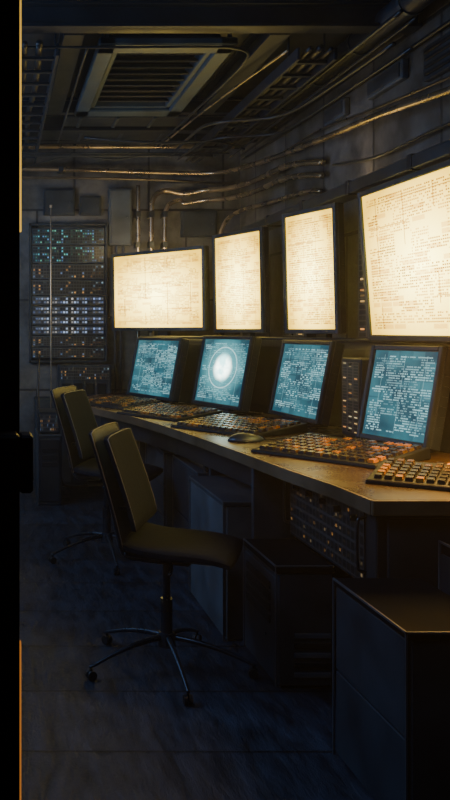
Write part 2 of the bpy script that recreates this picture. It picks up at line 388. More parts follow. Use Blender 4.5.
def module(name, label, x0, x1, y0, y1, z0, z1, mled, group, cat='equipment'):
    r = empty(name, ((x0+x1)/2, (y0+y1)/2, z0), label, cat, 0, group)
    rel(MB().box(x0, x1, y0, y1, z0, z1, .005), r).build('case', M['case'], r)
    rel(MB().panel((x0-.001, y1-.015, z0+.02), (0, -(y1-y0)+.03, 0), (0, 0, z1-z0-.04), .004), r).build('lamp_panel', mled, r)
    h = MB()
    for zz in (z0+.03, z1-.03): h.cyl(.006, .006, (x0-.014, (y0+y1)/2, zz), (x0, (y0+y1)/2, zz), 8)
    rel(h, r).build('latch_knob', M['chrome'], r)
    return r
module('relay_module', 'tall relay module with amber lamps between the two nearest cream screens', 1.895, 1.99, 4.16, 4.50, 1.191, 1.93, M['ledE'], 'relay modules between cream screens')
module('relay_module', 'tall relay module between the two middle cream screens', 1.87, 1.985, 5.2, 5.62, 1.191, 1.93, M['ledE'], 'relay modules between cream screens')
module('switch_module', 'upright switch module on desk between the two nearest lower monitors', 1.64, 1.73, 3.86, 4.08, .751, 1.12, M['ledE'], None)

# ------------------------------------------------------------------ keyboards
def keymesh(m):
    t = bmesh.new(); bmesh.ops.create_cube(t, size=1)
    for v in t.verts:
        k = .84 if v.co.z > 0 else 1
        v.co = Vector((v.co.x*.027*k, v.co.y*.034*k, v.co.z*.013+.0065))
    bmesh.ops.bevel(t, geom=[e for e in t.edges], offset=.0012, segments=1, affect='EDGES')
    me = bpy.data.meshes.new('key'); t.to_mesh(me); t.free(); me.materials.append(m); return me
KM = [keymesh(M['key_d']), keymesh(M['key_t']), keymesh(M['key_a'])]
def keyboard(label, x, y, rz, L=.50, W=.38, nx=14, ny=7):
    r = empty('control_keyboard', (x, y, .7505), label, 'keyboard', rz, 'control keyboards along the desk')
    t = bmesh.new(); q = [(-L/2, -W/2, 0), (L/2, -W/2, 0), (L/2, W/2, 0), (-L/2, W/2, 0)]
    a = [t.verts.new(p) for p in q]; b = [t.verts.new((p[0]*.985, p[1]*.985, .014 if p[1] < 0 else .045)) for p in q]
    t.faces.new(a[::-1]); t.faces.new(b)
    for i in range(4): t.faces.new((a[i], a[(i+1) % 4], b[(i+1) % 4], b[i]))
    bmesh.ops.bevel(t, geom=list(t.edges), offset=.003, segments=1, affect='EDGES')
    me = bpy.data.meshes.new('tray'); t.to_mesh(me); t.free(); me.materials.append(M['black'])
    o = bpy.data.objects.new('tray', me); C.objects.link(o); o.parent = r
    al = math.atan2(.031, W)
    for j in range(ny):
        for i in range(nx):
            if j == ny-1 and i in (3, 4, 9): continue
            kx = -L/2+.02+(i+.5)*(L-.04)/nx; ky = -W/2+.02+(j+.5)*(W-.04)/ny
            kz = .014+.031*((ky+W/2)/W)-.001
            c = random.choices((0, 1, 2), (.50, .27, .23))[0]
            k = bpy.data.objects.new('key', KM[c]); C.objects.link(k); k.parent = r
            k.location = (kx, ky, kz); k.rotation_euler = (al, 0, 0); k.scale = ((L-.04)/nx/.034, (W-.04)/ny/.045, 1)
    return r
ra = math.atan2(-.80, .60)
keyboard('angled control keyboard in front of the nearest cyan monitor', 1.345, 3.38, ra, .54, .40)
keyboard('control keyboard just behind the computer mouse', 1.19, 4.26, ra-.05, .54, .40)
keyboard('control keyboard in front of the orb monitor', .98, 4.94, ra-.1, .52, .36)
keyboard('control keyboard at the far end of the desk', .79, 5.60, ra-.1, .46, .32)
keyboard('control keyboard at the near end of the desk, cut by the frame', 1.45, 2.76, ra+.32, .44, .29, 13, 6)

ms = empty('computer_mouse', (1.11, 3.83, .7505), 'dark rounded computer mouse on the desk', 'mouse', math.radians(8))
t = bmesh.new(); bmesh.ops.create_uvsphere(t, u_segments=24, v_segments=12, radius=1)
for v in t.verts:
    v.co = Vector((v.co.x*.085, v.co.y*.05*(1-.12*v.co.x), max(v.co.z, 0)*.036*(1-.15*v.co.x)))
me = bpy.data.meshes.new('shell'); t.to_mesh(me); t.free(); me.materials.append(M['steel'])
for p in me.polygons: p.use_smooth = True
o = bpy.data.objects.new('shell', me); C.objects.link(o); o.parent = ms
MB().cyl(.012, .012, (.045, -.004, .031), (.045, .004, .031), 14).build('scroll_wheel', M['rubber'], ms)
mc = MB().tube([(1.195, 3.84, .757), (1.28, 3.87, .757), (1.36, 3.90, .757), (1.5, 3.95, .757), (1.6, 3.96, .757)], .004, 6).build('mouse_cable', M['rubber'], None, True)
tag(mc, 'thin black cable running from the mouse to the modules', 'cable')

# ------------------------------------------------------------------ under the desk
eq = empty('equipment_unit', (1.3, 2.95, .49), 'dark equipment unit with amber lamps slung under the desk end', 'equipment')
rel(MB().box(1.135, 1.7, 2.62, 3.33, .45, .70, .006), eq).build('case', M['case'], eq)
rel(MB().panel((1.134, 3.31, .465), (0, -.67, 0), (0, 0, .22), .004), eq).build('lamp_panel', M['ledD'], eq)
for k in range(5):
    y = 3.22-k*.13
    rel(MB().cyl(.012, .010, (1.13, y, .655), (1.108, y, .655), 14), eq).build('knob', M['chrome'], eq)
for y in (3.315, 2.635):
    rel(MB().tube([(1.134, y, .50), (1.11, y, .51), (1.11, y, .66), (1.134, y, .67)], .005, 8), eq).build('handle', M['chrome'], eq, True)

def edges(r, x0, x1, y0, y1, z0, z1, name='edge_trim', e=.003):
    t = MB()
    t.box(x0-e, x0+e, y0-e, y0+e, z0, z1, .001); t.box(x0-e, x0+e, y1-e, y1+e, z0, z1, .001)
    t.box(x0-e, x0+e, y0-e, y1+e, z1-e, z1+e, .001); t.box(x0-e, x1, y0-e, y0+e, z1-e, z1+e, .001)
    tag(rel(t, r).build(name, M['trim'], r), 'pale edges')
def cabinet(label, x0, x1, y0, y1, z0, z1, m, nd, top=None, cat='cabinet'):
    r = empty('drawer_cabinet', ((x0+x1)/2, (y0+y1)/2, z0), label, cat)
    rel(MB().box(x0+.012, x1, y0, y1, z0, z1-.02, .004), r).build('body', m, r)
    rel(MB().box(x0-.004, x1, y0-.006, y1+.006, z1-.02, z1, .004), r).build('top', top or m, r)
    hh = (z1-z0-.03)/nd
    for k in range(nd):
        a = z0+.01+k*hh
        rel(MB().box(x0, x0+.013, y0+.008, y1-.008, a+.003, a+hh-.003, .002), r).build('drawer', m, r)
    edges(r, x0-.002, x1, y0-.004, y1+.004, z0, z1-.003)
    return r
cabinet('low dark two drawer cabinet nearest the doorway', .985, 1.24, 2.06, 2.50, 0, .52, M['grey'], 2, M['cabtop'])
cabinet('pale grey cabinet under the desk behind the near chair', .90, 1.35, 3.42, 4.02, 0, .56, M['grey2'], 1, M['grey'])
cabinet('dark cabinet under the desk between the two chairs', .96, 1.35, 4.12, 4.70, 0, .56, M['grey'], 2)
cabinet('dark cabinet under the desk beyond the far chair', .93, 1.3, 4.82, 5.40, 0, .56, M['grey'], 3)
lk = empty('equipment_locker', (1.5, 2.2, 0), 'dark tall locker cut by the right edge of frame', 'locker')
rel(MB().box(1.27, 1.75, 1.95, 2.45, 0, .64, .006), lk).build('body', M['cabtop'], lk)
rel(MB().box(1.258, 1.27, 1.97, 2.43, .03, .61, .003), lk).build('door', M['case'], lk)
edges(lk, 1.268, 1.75, 1.952, 2.452, 0, .64)
module('lamp_unit', 'small under desk unit with rows of amber lamps behind the chair', .99, 1.3, 4.1, 4.7, .565, .70, M['ledC'], None)

pc = empty('computer_tower', (1.05, 3.13, 0), 'dark computer tower standing on the floor under the desk', 'computer')
rel(MB().box(.965, 1.155, 2.95, 3.33, .012, .405, .006), pc).build('case', M['grey'], pc)
rel(MB().box(.953, 1.161, 2.942, 3.336, .405, .432, .006), pc).build('lid', M['cabtop'], pc)
fp = rel(MB().box(.955, .967, 2.96, 3.32, .02, .39, .003), pc).build('front_panel', M['grey'], pc)
for k in range(4):
    rel(MB().box(.949, .956, 3.0, 3.28, .335-k*.040, .362-k*.040, .002), pc).build('drive_bay', M['black'], fp)
for k in range(5):
    rel(MB().box(1.02, 1.148, 2.941, 2.951, .045+k*.034, .062+k*.034, .002), pc).build('vent_slot', M['grey2'] if k % 2 == 0 else M['black'], pc)
rel(MB().cyl(.006, .006, (.95, 3.05, .16), (.956, 3.05, .16), 12), pc).build('power_button', M['steel'], pc)
for y in (2.98, 3.30):
    rel(MB().box(.98, 1.13, y-.015, y+.015, 0.001, .013, .002), pc).build('foot', M['rubber'], pc)
edges(pc, .957, 1.16, 2.948, 3.334, .012, .43, e=.003)

# ------------------------------------------------------------------ chairs
def chair(label, x, y, rz, sc=1.0, group='swivel office chairs at the desk'):
    r = empty('office_chair', (x, y, 0), label, 'chair', rz, group); r.scale = (sc, sc, sc)
    def slab(x0, x1, w, z0, z1, th, curve, name, m, taper=.10):
        t = bmesh.new(); nx, nz = 12, 10; V = {}
        for s_ in (0, 1):
            for i in range(nx+1):
                for j in range(nz+1):
                    u = -1+2*i/nx; tt = j/nz
                    ww = w/2*(1-taper*tt**2)
                    zz = z0+(z1-z0)*tt - (abs(u)**9)*.008*(1 if tt > .5 else -1)*abs(2*tt-1)
                    xx = x0+(x1-x0)*(tt**1.15) + curve*u*u + (th if s_ == 0 else 0)
                    V[s_, i, j] = t.verts.new((xx, u*ww, zz))
        for i in range(nx):
            for j in range(nz):
                t.faces.new((V[0, i, j], V[0, i+1, j], V[0, i+1, j+1], V[0, i, j+1]))
                t.faces.new((V[1, i, j], V[1, i, j+1], V[1, i+1, j+1], V[1, i+1, j]))
        for i in range(nx):
            t.faces.new((V[0, i, 0], V[1, i, 0], V[1, i+1, 0], V[0, i+1, 0])); t.faces.new((V[0, i, nz], V[0, i+1, nz], V[1, i+1, nz], V[1, i, nz]))
        for j in range(nz):
            t.faces.new((V[0, 0, j], V[0, 0, j+1], V[1, 0, j+1], V[1, 0, j])); t.faces.new((V[0, nx, j], V[1, nx, j], V[1, nx, j+1], V[0, nx, j+1]))
        bmesh.ops.recalc_face_normals(t, faces=t.faces)
        bmesh.ops.bevel(t, geom=[e_ for e_ in t.edges if e_.calc_face_angle(0) > .9], offset=.003, segments=1, affect='EDGES')
        me = bpy.data.meshes.new(name); t.to_mesh(me); t.free(); me.materials.append(m)
        o = bpy.data.objects.new(name, me); C.objects.link(o); o.parent = r
        for p in me.polygons: p.use_smooth = abs(p.normal.x) > .7
        pts = []
        for j in range(nz+1): pts.append((-1, j/nz))
        for i in range(1, nx+1): pts.append((-1+2*i/nx, 1))
        for j in range(nz-1, -1, -1): pts.append((1, j/nz))
        P3 = []
        for u, tt in pts:
            ww = w/2*(1-taper*tt**2)
            P3.append((x0+(x1-x0)*(tt**1.15)+curve*u*u+th, u*ww, z0+(z1-z0)*tt-(abs(u)**9)*.008*(1 if tt > .5 else -1)*abs(2*tt-1)))
        tag(MB().tube(P3, .002, 5, False).build('piping', M['piping'], o, True), 'thin pale edge piping')
        return o
    slab(-.135, -.255, .40, .46, .885, .012, .010, 'back_shell', M['fabric2'], .04)
    slab(-.095, -.20, .36, .53, .865, .018, .006, 'back_cushion', M['fabric'], .03)
    for s_ in (-1, 1):
        MB().tube([(.0, s_*.12, .435), (-.10, s_*.13, .43), (-.135, s_*.14, .46), (-.172, s_*.14, .62), (-.20, s_*.14, .74)], .009, 8).build('back_strut', M['steel'], r, True)
        MB().tube([(-.155, s_*.10, .60), (-.10, s_*.10, .60)], .008, 6, False).build('spacer', M['steel'], r, True)
    t = bmesh.new(); bmesh.ops.create_grid(t, x_segments=14, y_segments=14, size=1)
    g = bmesh.ops.extrude_face_region(t, geom=list(t.faces))
    up_ = set(v for v in g['geom'] if isinstance(v, bmesh.types.BMVert))
    for v in t.verts:
        isup = v in up_
        px_, py_ = v.co.x, v.co.y
        sx = px_*math.sqrt(1-py_*py_*.08); sy = py_*math.sqrt(1-px_*px_*.08)
        e_ = max(abs(px_), abs(py_))
        z = .458+(.026*(1-e_**8*.4) if isup else .0)-(.02*max(0, px_)**3)+(.02*max(0, -px_)**3)
        v.co = Vector((.06+sx*.20, sy*.205, z))
    bmesh.ops.recalc_face_normals(t, faces=t.faces)
    me = bpy.data.meshes.new('seat'); t.to_mesh(me); t.free(); me.materials.append(M['fabric'])
    for p in me.polygons: p.use_smooth = abs(p.normal.z) > .7
    o = bpy.data.objects.new('seat', me); C.objects.link(o); o.parent = r
    MB().box(-.12, .235, -.17, .17, .440, .459, .006).build('seat_pan', M['steel'], r)
    MB().box(-.09, .10, -.07, .07, .40, .440, .01).build('tilt_mechanism', M['black'], r)
    MB().tube([(.03, -.07, .415), (.05, -.17, .413), (.05, -.21, .405)], .006, 8).build('lever', M['chrome'], r, True)
    c = MB(); c.cyl(.022, .022, (0, 0, .12), (0, 0, .26), 18); c.cyl(.014, .014, (0, 0, .26), (0, 0, .402), 16)
    c.build('gas_column', M['chrome'], r, False)
    MB().cyl(.034, .028, (0, 0, .085), (0, 0, .135), 18).build('hub', M['steel'], r)
    for k in range(5):
        a = math.radians(72*k+56)-rz
        ca, sa = math.cos(a), math.sin(a)
        lg = MB().tube([(ca*.03, sa*.03, .118), (ca*.12, sa*.12, .106), (ca*.22, sa*.22, .08), (ca*.315, sa*.315, .045)], .013, 8, True, lambda q: .012-.006*q).build('leg', M['chrome'], r, True)
        cs = MB(); X = Vector((ca, sa, 0)); Yv = Vector((-sa, ca, 0)); p = X*.308+Vector((0, 0, .018))
        cs.cyl(.017, .017, p-Yv*.014, p-Yv*.003, 14); cs.cyl(.017, .017, p+Yv*.003, p+Yv*.014, 14); cs.cyl(.005, .005, X*.308+Vector((0, 0, .018)), X*.308+Vector((0, 0, .046)), 8)
        cs.build('caster', M['rubber'], lg)
    return r
chair('near dark swivel office chair with padded grey back', .615, 3.14, math.radians(-22))
chair('far dark swivel office chair, smaller, near the server rack', .585, 4.66, math.radians(-24), 1.05)

# ------------------------------------------------------------------ server rack and back wall gear
sr = empty('server_rack', (.55, 7.0, .93), 'wall rack of blue and white lamp rows on the back wall', 'rack')
x0, x1 = .24, .885; yf = 7.0
fr = MB()
fr.box(x0, x0+.02, yf, YB-.004, .98, 2.13, .003); fr.box(x1-.02, x1, yf, YB-.004, .98, 2.13, .003); fr.box(x0, x1, yf, YB-.004, 2.11, 2.13, .003); fr.box(x0, x1, yf, YB-.004, .98, 1.0, .003)
rel(fr, sr).build('frame', M['grey'], sr)
z = 1.012; rows = [('ledC', .095), ('ledC', .095), ('ledB', .08), ('ledB', .08), ('ledB', .08), ('ledB', .08), ('ledC', .13), ('ledC', .13), ('ledA', .15), ('ledA', .14)]
for k, (mk, hh) in enumerate(rows):
    u = rel(MB().box(x0+.022, x1-.022, yf+.012, YB-.02, z+.004, z+hh-.002, .003), sr).build('rack_unit', M['grey2'], sr)
    rel(MB().panel((x0+.03, yf+.011, z+.012), (x1-x0-.06, 0, 0), (0, 0, hh-.022), .003), sr).build('lamp_panel', M[mk], u)
    z += hh+.002
pa = empty('antenna_pole', (.395, 6.6, 0), 'thin upright pole in front of the server rack', 'pole')
rel(MB().cyl(.006, .004, (.395, 6.6, .02), (.395, 6.6, 2.2), 8), pa).build('pole', M['pipe_m'], pa)
rel(MB().cyl(.08, .07, (.395, 6.6, 0.0), (.395, 6.6, .02), 20), pa).build('base', M['case'], pa)
rel(MB().cyl(.011, .011, (.395, 6.6, 2.2), (.395, 6.6, 2.22), 10), pa).build('tip', M['pipe'], pa)

def wallbox(label, x0, x1, z0, z1, d=.09, m='grey2', feed=None):
    r = empty('electrical_box', ((x0+x1)/2, YB, z0), label, 'box', 0, 'metal boxes on the back wall')
    rel(MB().box(x0, x1, YB-d, YB-.001, z0, z1, .006), r).build('body', M[m], r)
    dd = rel(MB().box(x0+.015, x1-.015, YB-d-.01, YB-d, z0+.015, z1-.015, .003), r).build('door', M[m], r)
    rel(MB().cyl(.008, .008, (x1-.04, YB-d-.02, (z0+z1)/2), (x1-.04, YB-d-.01, (z0+z1)/2), 8), r).build('knob', M['chrome'], dd)
    if feed is not None:
        for xx in (.35, .65):
            xx = x0+(x1-x0)*xx
            rel(MB().cyl(.010, .010, (xx, YB-.03, feed), (xx, YB-.03, z0+.002), 10), r).build('feed_pipe', M['pipe_d'], r)
wallbox('tall electrical box between the rack and the upright pipes', .90, 1.09, 1.95, 2.42, .06, 'grey2', 1.852)
wallbox('small electrical box above the server rack', .36, .62, 2.20, 2.42, .05, 'grey')
wallbox('second small electrical box above the server rack, right side', .66, .84, 2.20, 2.36, .04, 'grey')
wallbox('square electrical box right of the upright pipes', 1.50, 1.80, 2.02, 2.24, .04, 'grey')
wallbox('narrow electrical box beside the rack below the tall one', .90, 1.06, 1.35, 1.85, .05, 'grey', .002)
md = empty('desktop_device', (.7, 6.9, .60), 'squat grey machine with sparse lamps below the server rack', 'device')
rel(MB().box(.47, .90, 6.86, 6.99, .70, 1.0-.03, .008), md).build('case', M['grey'], md)
rel(MB().panel((.49, 6.859, .85), (.39, 0, 0), (0, 0, .10), .004), md).build('lamp_panel', M['ledC'], md)
for k in range(4): rel(MB().box(.50+k*.095, .57+k*.095, 6.852, 6.862, .73, .82, .003), md).build('bay', M['black'], md)
bc = empty('floor_cabinet', (.6, 6.9, 0), 'dark floor cabinet carrying the squat grey machine', 'cabinet')
rel(MB().box(.28, .89, 6.8, YB-.01, 0.0, .698, .006), bc).build('body', M['grey'], bc)
for xx in (.285, .59): rel(MB().box(xx+.004, xx+.290, 6.788, 6.80, .03, .67, .003), bc).build('door', M['grey'], bc)
st = empty('floor_computer', (.36, 6.3, 0), 'dark upright computer standing on the floor by the back cabinet', 'computer')
rel(MB().box(.27, .44, 6.05, 6.45, .0, .50, .008), st).build('case', M['grey'], st)
rel(MB().box(.285, .425, 6.04, 6.052, .03, .47, .003), st).build('front_panel', M['case'], st)
for k in range(3): rel(MB().box(.30, .41, 6.034, 6.042, .38-k*.05, .41-k*.05, .002), st).build('drive_bay', M['black'], st)
edges(st, .272, .44, 6.045, 6.45, 0, .50, e=.004)
sb = empty('small_console', (.36, 6.35, .50), 'small lamp box resting on the floor computer', 'device')
rel(MB().box(.28, .43, 6.12, 6.40, .504, .66, .006), sb).build('case', M['case'], sb)
rel(MB().panel((.29, 6.119, .52), (.13, 0, 0), (0, 0, .12), .003), sb).build('lamp_panel', M['ledC'], sb)
for i, (pts, lb) in enumerate([
        ([(.33, 6.47, .45), (.31, 6.56, .55), (.30, 6.70, .75), (.31, 6.76, 1.0), (.32, 6.98, 1.05)], 'thick black cable looping up from the floor computer to the rack'),
        ([(.42, 6.47, .3), (.47, 6.6, .12), (.52, 6.7, .02), (.7, 6.74, .015)], 'black cable trailing on the floor behind the floor computer'),
        ([(.44, 6.30, .58), (.50, 6.50, .45), (.56, 6.68, .60), (.60, 6.78, .72)], 'sagging black cable between the small lamp box and the cabinet')]):
    tag(MB().tube(pts, .009, 8).build('cable', M['rubber'], None, True), lb, 'cable')

# ------------------------------------------------------------------ pipes
def pipe(label, pts, r, m='pipe', brackets=()):
    o = MB().tube(pts, r, 12).build('pipe', M[m], None, True)
    o['label'] = label; o['category'] = 'pipe'; o['group'] = 'pipes and conduits on the walls'
    for b in brackets:
        MB().box(b[0]-.02, b[0]+.02, b[1]-r*1.3, YB-.001, b[2]-r*1.3, b[2]+r*1.3, .003).build('clamp', M['pipe_d'], o)
    return o
yb = 6.98
pipe('long horizontal pipe above the rack that bends and climbs along the right wall', [(-.5, yb, 2.57), (.4, yb, 2.57), (1.3, yb-.02, 2.54), (1.70, yb-.10, 2.52), (1.85, 6.6, 2.50), (1.88, 5.8, 2.43), (1.88, 4.9, 2.36), (1.88, 4.2, 2.315), (1.88, 3.4, 2.24), (1.88, 2.4, 2.2)], .018, 'pipe', [(.5, yb, 2.57), (1.15, yb, 2.545)])
pipe('second horizontal pipe just under the long one on the back wall', [(-.5, yb, 2.50), (.6, yb, 2.50), (1.2, yb-.01, 2.485), (1.50, yb-.02, 2.47), (1.70, yb, 2.46), (1.95, yb+.02, 2.455)], .011, 'pipe_m')
for i, (x, zt, r, lb) in enumerate([(1.135, 2.42, .017, 'leftmost upright pipe left of the wide cream screen top'), (1.245, 2.395, .021, 'middle upright pipe bending right above the wide cream screen'), (1.355, 2.315, .018, 'rightmost upright pipe bending right above the wide cream screen')]):
    pts = [(x, yb, .01), (x, yb, 1.5), (x, yb, zt-.12), (x+.035, yb, zt-.035), (x+.12, yb, zt), (1.50, yb-.03, zt-.03), (1.66, yb-.10, zt-.015), (1.80, 6.68, zt-.03), (1.87, 6.3, zt-.045), (1.91, 5.7, zt-.05), (1.93, 5.3, zt-.10), (1.955, 5.15, zt-.13)]
    if i == 0: pts = [(x, yb, .01), (x, yb, 1.5), (x, yb, 2.2), (x, yb, 2.44)]
    pipe(lb, pts, r, 'pipe', [(x, yb, 1.95), (x, yb, 2.2)])
pipe('short hooked pipe dropping beside the narrow cream screen', [(1.80, yb-.02, 1.2), (1.80, yb-.02, 2.0), (1.83, 6.85, 2.14), (1.89, 6.6, 2.185), (1.94, 6.2, 2.17), (1.95, 5.4, 2.13), (1.965, 5.2, 2.10)], .015, 'pipe')
pipe('straight pale conduit running across the back wall at the ceiling', [(-.5, 6.93, 2.745), (.7, 6.93, 2.745), (1.95, 6.93, 2.745)], .018, 'pipe')
pipe('thin conduit high on the right wall', [(1.97, 6.9, 2.64), (1.97, 5.5, 2.61), (1.97, 4.2, 2.60), (1.97, 3.0, 2.6)], .010, 'pipe_d')
pipe('sagging thin conduit on the right wall above the climbing pipe', [(1.95, 6.8, 2.57), (1.95, 6.0, 2.48), (1.95, 5.2, 2.47), (1.95, 4.4, 2.40), (1.95, 3.4, 2.33), (1.95, 2.4, 2.30)], .007, 'pipe_m')
pipe('lowest thin sagging conduit on the right wall over the trunking', [(1.96, 5.0, 2.22), (1.96, 4.4, 2.15), (1.96, 3.7, 2.15), (1.96, 3.0, 2.10), (1.96, 2.4, 2.09)], .008, 'pipe_d')

tr = empty('cable_trunking', (1.93, 4.6, 2.0), 'dark square trunking running along the wall above the cream screens', 'trunking')
rel(MB().box(1.88, 1.995, 2.5, 6.6, 1.985, 2.05, .006), tr).build('channel', M['steel'], tr)
for y in (3.2, 3.9, 4.6, 5.3, 6.0): rel(MB().box(1.873, 1.995, y-.02, y+.02, 1.98, 2.056, .003), tr).build('joint_cover', M['case'], tr)
vg = empty('wall_vent', (1.97, 3.75, 2.12), 'slatted vent grille high on the right wall at the frame edge', 'vent')
rel(MB().box(1.965, 1.998, 3.3, 3.95, 2.40, 2.56, .005), vg).build('frame', M['steel'], vg)
for k in range(4): rel(MB().box(1.955, 1.967, 3.33, 3.92, 2.42+k*.034, 2.435+k*.034, .002), vg).build('slat', M['black'], vg)
for y0, y1, lb in ((4.15, 4.55, 'grey wall box above the relay module'), (4.85, 5.15, 'grey wall box above the tall cream screen')):
    r = empty('junction_box', (1.95, (y0+y1)/2, 2.48), lb, 'box', 0, 'junction boxes on the right wall')
    rel(MB().box(1.962, 1.998, y0, y1, 2.48, 2.58, .006), r).build('body', M['grey2'], r)
    rel(MB().box(1.955, 1.963, y0+.02, y1-.02, 2.495, 2.565, .003), r).build('cover', M['grey'], r)

# ------------------------------------------------------------------ ceiling gear
hc = empty('ceiling_hatch', (.87, 4.95, ZC), 'large square slatted vent hatch hanging from the ceiling', 'vent')
hx0, hx1, hy0, hy1 = .49, 1.18, 4.20, 5.62
f_ = MB()
for (a, b, c_, d_) in ((hx0, hx0+.09, hy0, hy1), (hx1-.09, hx1, hy0, hy1), (hx0, hx1, hy0, hy0+.14), (hx0, hx1, hy1-.14, hy1)):
    f_.box(a, b, c_, d_, 2.66, 2.70, .008)
for (a, b, c_, d_) in ((hx0+.06, hx0+.12, hy0+.1, hy1-.1), (hx1-.12, hx1-.06, hy0+.1, hy1-.1), (hx0+.06, hx1-.06, hy0+.1, hy0+.17), (hx0+.06, hx1-.06, hy1-.17, hy1-.1)):
    f_.box(a, b, c_, d_, 2.68, 2.75, .006)
rel(f_, hc).build('frame', M['hatch'], hc)
rel(MB().box(hx0+.08, hx1-.08, hy0+.12, hy1-.12, 2.755, ZC-.001, .003), hc).build('duct_box', M['black'], hc)
for k in range(9):
    y = hy0+.26+k*.114
    rel(MB().box(-.225, .225, -.040, .040, -.004, .004, .001, Matrix.Translation((.835, y, 2.705)) @ Matrix.Rotation(.5, 4, 'X')), hc).build('slat', M['beam'], hc)
for (a, b) in ((hx0+.03, hy0+.05), (hx1-.03, hy0+.05), (hx0+.03, hy1-.05), (hx1-.03, hy1-.05)):
    rel(MB().cyl(.012, .012, (a, b, 2.70), (a, b, ZC-.001), 8), hc).build('hanger_rod', M['beam'], hc)

def ibeam(label, x0, y0, x1, y1, z0, w=.10, h=.12, m='beam'):
    a = Vector((x0, y0, 0)); b = Vector((x1, y1, 0)); d = b-a; L = d.length
    T = Matrix.Translation(a) @ Matrix.Rotation(math.atan2(d.y, d.x), 4, 'Z')
    mb = MB(); mb.box(0, L, -w/2, w/2, z0, z0+.015, .002); mb.box(0, L, -w/2, w/2, z0+h-.015, z0+h, .002); mb.box(0, L, -.008, .008, z0+.015, z0+h-.015, 0)
    mb.tf(T); o = mb.build('ceiling_beam', M[m]); return tag(o, label, 'beam', 'steel ceiling beams')
ibeam('cross ceiling beam nearest the doorway', XL+.01, 4.05, XR-.01, 4.05, ZC-.12)
ibeam('cross ceiling beam just behind the hatch', XL+.01, 5.70, XR-.01, 5.70, ZC-.10, .06, .10)
ibeam('second cross ceiling beam behind the hatch', XL+.01, 6.14, XR-.01, 6.14, ZC-.12)
ibeam('cross ceiling beam against the back wall', XL+.01, 6.6, XR-.01, 6.6, ZC-.09, .07, .09)
ibeam('lengthwise ceiling beam left of the hatch', .36, 4.12, .36, 5.65, ZC-.12)
ibeam('lengthwise ceiling beam right of the hatch', 1.36, 4.12, 1.36, 5.65, ZC-.12)
def ladder(label, x0, x1, y0, y1, z):
    r = empty('cable_tray', ((x0+x1)/2, (y0+y1)/2, z), label, 'cable tray', 0, 'ladder cable trays under the ceiling')
    for x in (x0, x1): rel(MB().box(x-.008, x+.008, y0, y1, z-.03, z+.03, .002), r).build('rail', M['beam'], r)
    n = int((y1-y0)/.22)
    for k in range(n):
        y = y0+.1+k*.22; rel(MB().box(x0+.006, x1-.006, y-.012, y+.012, z-.02, z-.005, .001), r).build('rung', M['beam'], r)
    for x in (x0, x1):
        for y in (y0+.15, y1-.15): rel(MB().cyl(.006, .006, (x, y, z-.01), (x, y, ZC-.001), 6), r).build('hanger_rod', M['beam'], r)
ladder('cable tray left of the hatch under the ceiling', .06, .28, 4.15, 6.85, 2.62)
ladder('cable tray right of the hatch, toward the bright screens', 1.46, 1.64, 4.15, 6.5, 2.60)
for i, (x, z, r, lb) in enumerate([(1.50, 2.60, .012, 'inner'), (1.55, 2.60, .017, 'second'), (1.60, 2.60, .010, 'outer'), (.12, 2.62, .014, 'left'), (.19, 2.62, .018, 'thick left')]):
    z = z-.003+r
    tag(MB().tube([(x, 4.1, z), (x+.01, 4.8, z), (x-.01, 5.5, z), (x+.008, 6.2, z), (x, 6.85, z)], r, 8).build('cable', M['rubber'], None, True),
        '%s black cable lying in the %s cable tray' % (lb, 'right' if x > 1 else 'left'), 'cable', 'cables in the ceiling trays')
def duct(label, x, r, z, y0, y1):
    dc = empty('air_duct', (x, 5, z), label, 'duct')
    rel(MB().tube([(x, y0, z), (x, 5, z), (x, y1, z)], r, 20), dc).build('tube', M['beam'], dc, True)
    y = y0+.3
    while y < y1: rel(MB().cyl(r+.006, r+.006, (x, y-.012, z), (x, y+.012, z), 20), dc).build('collar', M['steel'], dc); y += .55
duct('round dark air duct in the corner between ceiling and right wall', 1.84, .06, 2.72, 3.5, 6.55)
bd = empty('square_duct', (.2, 5.9, 2.7), 'dark square duct section just behind the ceiling hatch', 'duct')
rel(MB().box(.45, 1.30, 5.76, 6.02, 2.69, 2.795, .006), bd).build('body', M['beam'], bd)
for xx in (.55, .80, 1.05): rel(MB().box(xx-.012, xx+.012, 5.752, 6.028, 2.682, 2.799, .003), bd).build('flange', M['steel'], bd)
bd = empty('square_duct', (1.1, 6.3, 2.7), 'dark square duct section between the hatch and back wall', 'duct')
rel(MB().box(.15, 1.25, 6.24, 6.50, 2.70, 2.795, .006), bd).build('body', M['beam'], bd)
for xx in (.3, .6, .9, 1.2): rel(MB().box(xx-.012, xx+.012, 6.232, 6.508, 2.692, 2.799, .003), bd).build('flange', M['steel'], bd)
def conduit(label, pts, r, m='pipe_d'):
    tag(MB().tube(pts, r, 8).build('ceiling_conduit', M[m], None, True), label, 'conduit', 'conduits under the ceiling')
conduit('pale thin conduit slanting across the ceiling right of the hatch', [(1.20, 6.4, 2.63), (1.30, 5.2, 2.63), (1.42, 4.2, 2.63)], .006, 'pipe')
conduit('conduit hanging low along the left of the ceiling', [(.0, 6.9, 2.54), (.0, 5.2, 2.55), (.0, 3.9, 2.54)], .012)
conduit('conduit turning along the ceiling before the hatch', [(-.2, 4.15, 2.63), (.5, 4.15, 2.63), (1.1, 4.15, 2.63), (1.24, 4.25, 2.63), (1.26, 4.6, 2.63), (1.21, 6.4, 2.66)], .007)
conduit('conduit crossing under the back ceiling beams', [(-.3, 6.3, 2.56), (.8, 6.3, 2.56), (1.7, 6.3, 2.56)], .007)
conduit('dark conduit crossing the ceiling beyond the hatch', [(-.3, 6.42, 2.57), (.8, 6.42, 2.57), (1.6, 6.42, 2.57)], .012)
